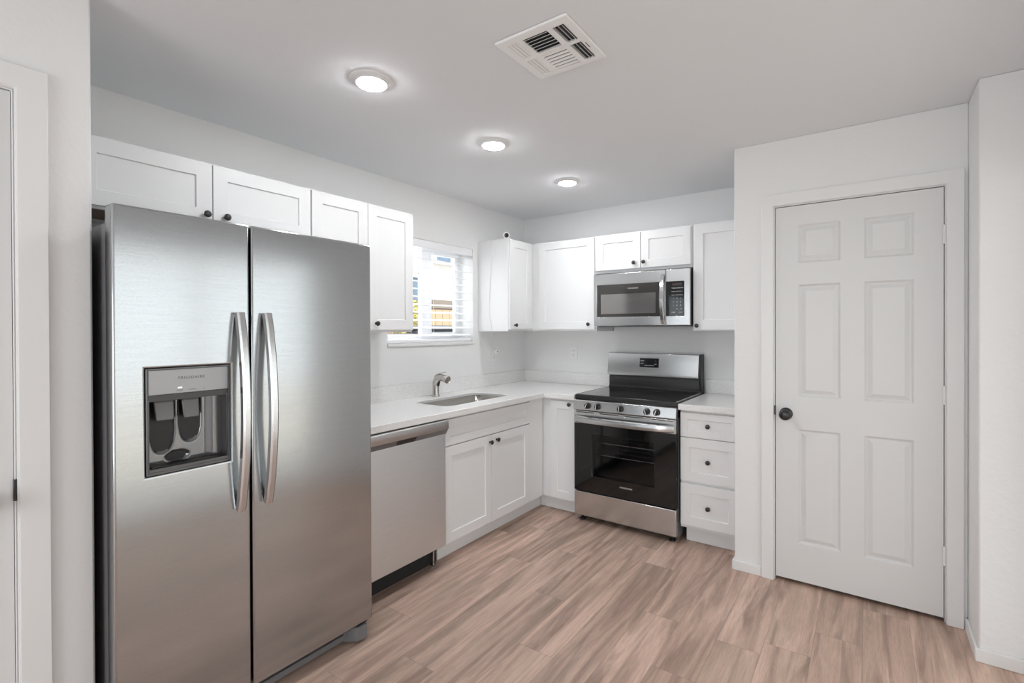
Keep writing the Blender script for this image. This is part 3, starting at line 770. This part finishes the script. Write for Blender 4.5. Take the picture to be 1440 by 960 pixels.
T = back_run('wall_cabinet', 'white one-door shaker wall cabinet right of the microwave', 'cabinet', 1.691, UZ0, 'shaker wall cabinets')
upper(T, .372, UZ1-UZ0, [(.006, .362, .008, UZ1-UZ0-.006, .033, .036)], rail=.068, under=CAB)

# ------------------------------------------------------------------ microwave
MX0, MW, MZ0, MH = .939, .748, 1.417, .400
MC = back_run('microwave', 'stainless over-the-range microwave with chrome handle', 'microwave', MX0, MZ0)
MY = -.380
MB().box(.003, MW-.003, -.345, -.004, .004, MH-.002).build('case', BLACKP, MC)
MB().box(.02, MW-.02, -.335, -.05, -.008, .004).build('vent_underside', GREYP, MC)
md = MB().slab(0, .574, .0, MH-.003, MY, -.348, [(.028, .562, .066, .312)], 'xzy').build('door', STEELR, MC, bevel=.003)
MB().slab(.028, .562, .066, .312, MY+.0015, MY+.02, [(.060, .500, .090, .240)], 'xzy').build('door_glass', MICROG, md)
MB().box(.060, .500, MY+.003, MY+.02, .090, .240).build('door_window', MICROW, md)
text('lettering', 'FRIGIDAIRE', .013, (.325, MY+.001, .278), WINK, md)
cpm = MB().slab(.577, MW, .0, MH-.003, MY, -.348, [(.577, .708, .066, .310)], 'xzy')
cpm = cpm.build('control_panel', STEELR, MC, bevel=.003)
MB().box(.577, .708, MY+.0015, MY+.02, .066, .310).build('keypad', GLASSB, cpm)
MB().box(.622, .690, MY+.0005, MY+.002, .280, .298).build('display', mat('dim_display', (.05, .04, .035), .2), cpm)
rows = [('TIME', 'COOK', 'POWER'), ('DEFR', 'POP', 'MELT'), ('SOFT', 'VEG', 'PIZZA'), ('1', '2', '3'), ('4', '5', '6'), ('7', '8', '9'), ('', '0', '+30'), ('STOP', '', 'START')]
for r, row in enumerate(rows):
    for c, tx in enumerate(row):
        if tx: text('lettering', tx, .0092 if len(tx) > 1 else .011, (.630+.026*c, MY+.001, .262-.0245*r), WINK, cpm)
hp = []
for i in range(25):
    t = i/24; hp.append((.556, MY-.006-.036*math.sin(PI*t)**.7, .012+(MH-.050)*t))
MB().sweep(hp, [(-.013, -.008), (.013, -.008), (.015, 0), (.010, .008), (-.010, .008), (-.015, 0)], (0, -1, 0)).build('handle', POLISH, md, smooth=True, angle=30)

# ------------------------------------------------------------------ outlets, security camera and its cord
def outlet(label, loc, rot):
    T = thing('power_outlet', label, 'outlet', loc, rot, 'kitchen wall outlets')
    MB().box(-.035, .035, -.006, 0, -.057, .057).build('cover_plate', WHITEP, T, bevel=.002)
    for z in (-.020, .020):
        r = MB().prism([(.0165*math.cos(2*PI*i/20), z+max(-.0125, min(.0125, .0165*math.sin(2*PI*i/20)))) for i in range(20)], 'y', -.0075, -.005).build('receptacle', WHITEP, T)
        sl_ = MB()
        for x in (-.0065, .0065): sl_.box(x-.0012, x+.0012, -.0079, -.0074, z-.001, z+.007)
        sl_.lathe([(.0022, 0), (.0022, .0004)], (0, -.0075, z-.007), (0, -1, 0), 10).build('slot', BLACKP, r)
    return T
outlet('white outlet on the wall left of the range', (.543, 0, 1.181), 0)
outlet('white outlet with a small adapter plugged in, below the cabinet right of the window', (0, -.463, 1.168), PI/2)
ad = thing('power_adapter', 'small white adapter plugged into the outlet below the corner cabinet', 'adapter', (.008, -.463, 1.172), PI/2)
MB().box(-.014, .014, -.036, 0, .002, .050).build('housing', WHITEP, ad, bevel=.004)
MB().box(-.004, .004, -.0368, -.035, .024, .032).build('socket', BLACKP, ad)
SC = thing('security_camera', 'tiny white camera with a black lens on top of the corner cabinet', 'camera', (.285, -.640, UZ1), 0)
aim = Vector((.75, -.95, -.22)).normalized()
oc = Vector((0, 0, .030))
MB().lathe([(.016, 0), (.016, .003), (.006, .006), (.005, .012)], (0, 0, 0), n=22).build('stand', WHITEP, SC, smooth=True)
MB().lathe([(0, -.023), (.014, -.022), (.024, -.012), (.027, .002), (.027, .014), (.0245, .0185), (.0185, .019)], oc, aim, 28).build('housing', WHITEP, SC, smooth=True, angle=50)
MB().lathe([(.0184, .0180), (.0184, .0198), (.014, .0203), (.007, .0216), (0, .022)], oc, aim, 28).build('lens', LCD, SC, smooth=True)
cp_ = [(.268, -.628, UZ1+.020), (.240, -.640, UZ1+.004), (.20, -.660, UZ1+.003), (.170, -.6715, UZ1-.010), (.150, -.6715, 1.95), (.135, -.6715, 1.75), (.124, -.6715, 1.60), (.124, -.6715, 1.50), (.150, -.6715, 1.42),
       (.160, -.668, 1.372), (.120, -.640, 1.345), (.070, -.575, 1.300), (.044, -.515, 1.255), (.040, -.475, 1.232), (.040, -.463, 1.2215)]
cu = bpy.data.curves.new('power_cord', 'CURVE'); cu.dimensions = '3D'; cu.bevel_depth = .0021; cu.bevel_resolution = 3; cu.resolution_u = 8
sp = cu.splines.new('NURBS'); sp.points.add(len(cp_)-1)
for p, c in zip(sp.points, cp_): p.co = (*c, 1)
sp.use_endpoint_u = True; sp.order_u = 3
tmp = bpy.data.objects.new('tmp', cu); me = bpy.data.meshes.new_from_object(tmp); bpy.data.objects.remove(tmp)
me.name = 'power_cord'; me.transform(Matrix.Translation(-SC.location)); me.materials.clear(); me.materials.append(WHITEP)
co = bpy.data.objects.new('power_cord', me); C.objects.link(co); co.parent = SC

# ------------------------------------------------------------------ ceiling fittings
for x, y, lab in ((1.003, -2.483, 'round recessed ceiling light nearest the refrigerator'), (.985, -1.662, 'middle round recessed ceiling light of the row'), (.968, -.826, 'round recessed ceiling light nearest the range')):
    T = thing('ceiling_light', lab, 'ceiling light', (x, y, H), 0, 'recessed ceiling lights')
    MB().lathe([(.088, 0), (.088, -.004), (.083, -.008), (.066, -.011), (.062, -.016), (.058, -.016), (.058, -.004), (.058, 0)], (0, 0, 0), n=40, cap=False).build('trim_ring', TRIM, T, smooth=True)
    MB().lathe([(.058, -.004), (.058, -.0185), (.053, -.0205), (0, -.022)], (0, 0, 0), n=36).build('lens', GLOWM, T, smooth=True)
VT = thing('ceiling_vent', 'square white ceiling air vent with louvres', 'vent', (1.745, -2.2545, H), 0)
hw = .150
def lv(x0, x1, y0, y1): return (x0-1.745, x1-1.745, y0+2.2545, y1+2.2545)
G = {'a': lv(1.630, 1.672, -2.368, -2.263), 'b': lv(1.630, 1.672, -2.246, -2.130), 'c': lv(1.694, 1.796, -2.368, -2.263), 'd': lv(1.694, 1.796, -2.250, -2.130),
     'e': lv(1.818, 1.862, -2.368, -2.263), 'f': lv(1.818, 1.862, -2.246, -2.130)}
MB().slab(-hw, hw, -hw, hw, -.012, -.002, list(G.values()), 'xyz').build('frame', VENTW, VT, bevel=.003)
MB().box(-hw+.02, hw-.02, -hw+.02, hw-.02, -.0022, -.0004).build('duct_shade_plate', mat('duct_shade', (.05, .05, .05), .7), VT)  # no duct above; dark plate stands in for the shade behind the louvres
def louvre(x0, x1, y0, y1, along, n, tilt, k=.47):
    m = MB(); a = math.radians(tilt)
    for i in range(n):
        t = (i+.5)/n; wd = ((x1-x0) if along == 'y' else (y1-y0))/n*k
        du, dz = wd*math.cos(a), wd*math.sin(a)
        zc = -.009
        if along == 'y':
            c = x0+(x1-x0)*t; q = [(c-du, zc-dz), (c+du, zc+dz), (c+du, zc+dz+.0012), (c-du, zc-dz+.0012)]
            lo = [m.bm.verts.new((u, y0, z)) for u, z in q]; hi = [m.bm.verts.new((u, y1, z)) for u, z in q]
        else:
            c = y0+(y1-y0)*t; q = [(c-du, zc-dz), (c+du, zc+dz), (c+du, zc+dz+.0012), (c-du, zc-dz+.0012)]
            lo = [m.bm.verts.new((x0, u, z)) for u, z in q]; hi = [m.bm.verts.new((x1, u, z)) for u, z in q]
        m.bm.faces.new(lo); m.bm.faces.new(hi)
        for e in range(4): m.bm.faces.new([lo[e], lo[(e+1) % 4], hi[(e+1) % 4], hi[e]])
    return m.build('louvres', VENTW, VT)
louvre(*G['a'], 'y', 3, 24, .33); louvre(*G['b'], 'y', 3, 24, .33)
louvre(*G['c'], 'x', 6, 40); louvre(*G['d'], 'x', 6, -26, .25)
louvre(*G['e'], 'y', 3, -62); louvre(*G['f'], 'y', 3, -62)
MB().box(.128, .131, .02, .055, -.0125, -.0095).build('damper_lever', BLACKP, VT)

# ------------------------------------------------------------------ outside the kitchen window
GROUND = mat('outside_ground', (.45, .40, .34), .9)
STUCCO = mat('stucco', (.86, .84, .80), .9, bump=(40, .3, .01, (1, 1, 1)))
ROOF = mat('roof_tile', (.32, .28, .25), .8)
FENCE = mat('fence_wood', (.62, .45, .30), .8, bump=(30, .3, .01, (1, 8, 1)))
BINM = mat('bin_plastic', (.10, .11, .13), .5)
LEAF = mat('yellow_leaf', (.62, .56, .17), .6)
STEM = mat('twig', (.2, .13, .08), .8)
HGL = mat('house_window_glass', (.18, .26, .36), .1)
struct(MB().box(-9, -.25, -6, 9, -.25, -.15).build('ground', GROUND), 'pale ground of the side yard', 'ground')
struct(MB().box(3.5, 12, -12, 6, -.2, -.06).build('patio', GROUND), 'pale concrete patio beyond the sliding door', 'patio')
struct(MB().box(3.5, 6.2, -7, 0, 2.35, 2.5).build('patio_sun_block', STUCCO), 'added white roof over the patio, out of view, keeping the sun out', 'roof')  # unseen roof, added to keep a sun patch off the kitchen floor
hs = thing('house', 'pale stucco neighbouring house seen through the blind', 'house', (-4.5, 3, -.15))
MB().box(-3, 0, -5, 5, 0, 4.2).build('wall', STUCCO, hs)
MB().prism([(-3.3, 4.2), (.45, 4.2), (.45, 4.32), (-1.4, 5.2), (-3.3, 4.32)], 'y', -5.3, 5.3).build('roof', ROOF, hs)
for yc, zc, w_, h_ in ((-.38, 2.12, .34, .55), (.42, 2.92, .42, .28)):
    f = MB().slab(yc-w_/2-.06, yc+w_/2+.06, zc-h_/2-.06+.15, zc+h_/2+.06+.15, 0, .05, [(yc-w_/2, yc+w_/2, zc-h_/2+.15, zc+h_/2+.15)], 'yzx').build('window_frame', TRIM, hs)
    MB().slab(yc-w_/2, yc+w_/2, zc-h_/2+.15, zc+h_/2+.15, .005, .012, (), 'yzx').build('pane', HGL, f)
MB().box(0, .55, -.35, 1.4, 1.95, 2.10).build('awning', ROOF, hs)
fc = thing('fence', 'tan wooden board fence beyond the window', 'fence', (-3, 1.2, -.15))
m = MB()
for i in range(26): m.box(-.02, 0, -2.0+i*.16, -2.0+i*.16+.150, .02, 1.86)
m.build('boards', FENCE, fc)
for y in (-1.9, -.3, 1.3, 2.1): MB().box(-.11, -.02, y, y+.09, 0, 1.8).build('post', FENCE, fc)
MB().box(-.06, -.02, -2.0, 2.16, .4, .5).box(-.06, -.02, -2.0, 2.16, 1.4, 1.5).build('rail', FENCE, fc)
def bin_(label, y, x, w_, h):
    T = thing('wheelie_bin', label, 'bin', (x, y, -.15), 0, 'bins outside the window')
    m = MB(); lo = [m.bm.verts.new((a*.20, b*(w_/2-.04), .06)) for a, b in ((-1, -1), (1, -1), (1, 1), (-1, 1))]
    hi = [m.bm.verts.new((a*.25, b*w_/2, h-.06)) for a, b in ((-1, -1), (1, -1), (1, 1), (-1, 1))]
    m.bm.faces.new(lo); m.bm.faces.new(hi)
    for k in range(4): m.bm.faces.new([lo[k], lo[(k+1) % 4], hi[(k+1) % 4], hi[k]])
    m.build('body', BINM, T, bevel=.02)
    MB().prism([(-.28, h-.06), (.29, h-.06), (.29, h-.03), (0, h), (-.28, h-.02)], 'y', -w_/2-.02, w_/2+.02).build('lid', BINM, T, bevel=.01)
    for s in (-1, 1): MB().lathe([(.10, -.03), (.10, .03)], (-.16, s*(w_/2-.05), .10), (0, 1, 0), 20).build('wheel', BLACKP, T)
bin_('dark grey bin outside, seen right of the window stile', .78, -2.0, .56, 1.60)
bin_('dark grey bin outside, seen low at the left end of the blind', .05, -2.0, .60, 1.50)
sh = thing('yellow_shrub', 'bright yellow shrub outside, seen at the left edge of the blind', 'shrub', (-2.65, .93, -.15))
m = MB()
for i in range(900):
    a = random.random()*2*PI; ph = math.acos(2*random.random()-1); r = .8+.2*random.random()
    c = Vector((.24*r*math.sin(ph)*math.cos(a), .26*r*math.sin(ph)*math.sin(a), 1.55+.42*r*math.cos(ph)))
    u = Vector((random.uniform(-1, 1), random.uniform(-1, 1), random.uniform(-1, 1))).normalized(); v = u.orthogonal().normalized()
    k = .035; m.poly([c-u*k, c+v*k*.5, c+u*k, c-v*k*.5])
m.build('foliage', LEAF, sh)
MB().tube([(0, 0, 0), (.02, 0, .6), (0, .03, 1.3)], .025, 8, (0, 1, 0)).tube([(.02, 0, .6), (.1, .1, 1.4)], .015, 8, (0, 1, 0)).build('stem', STEM, sh)
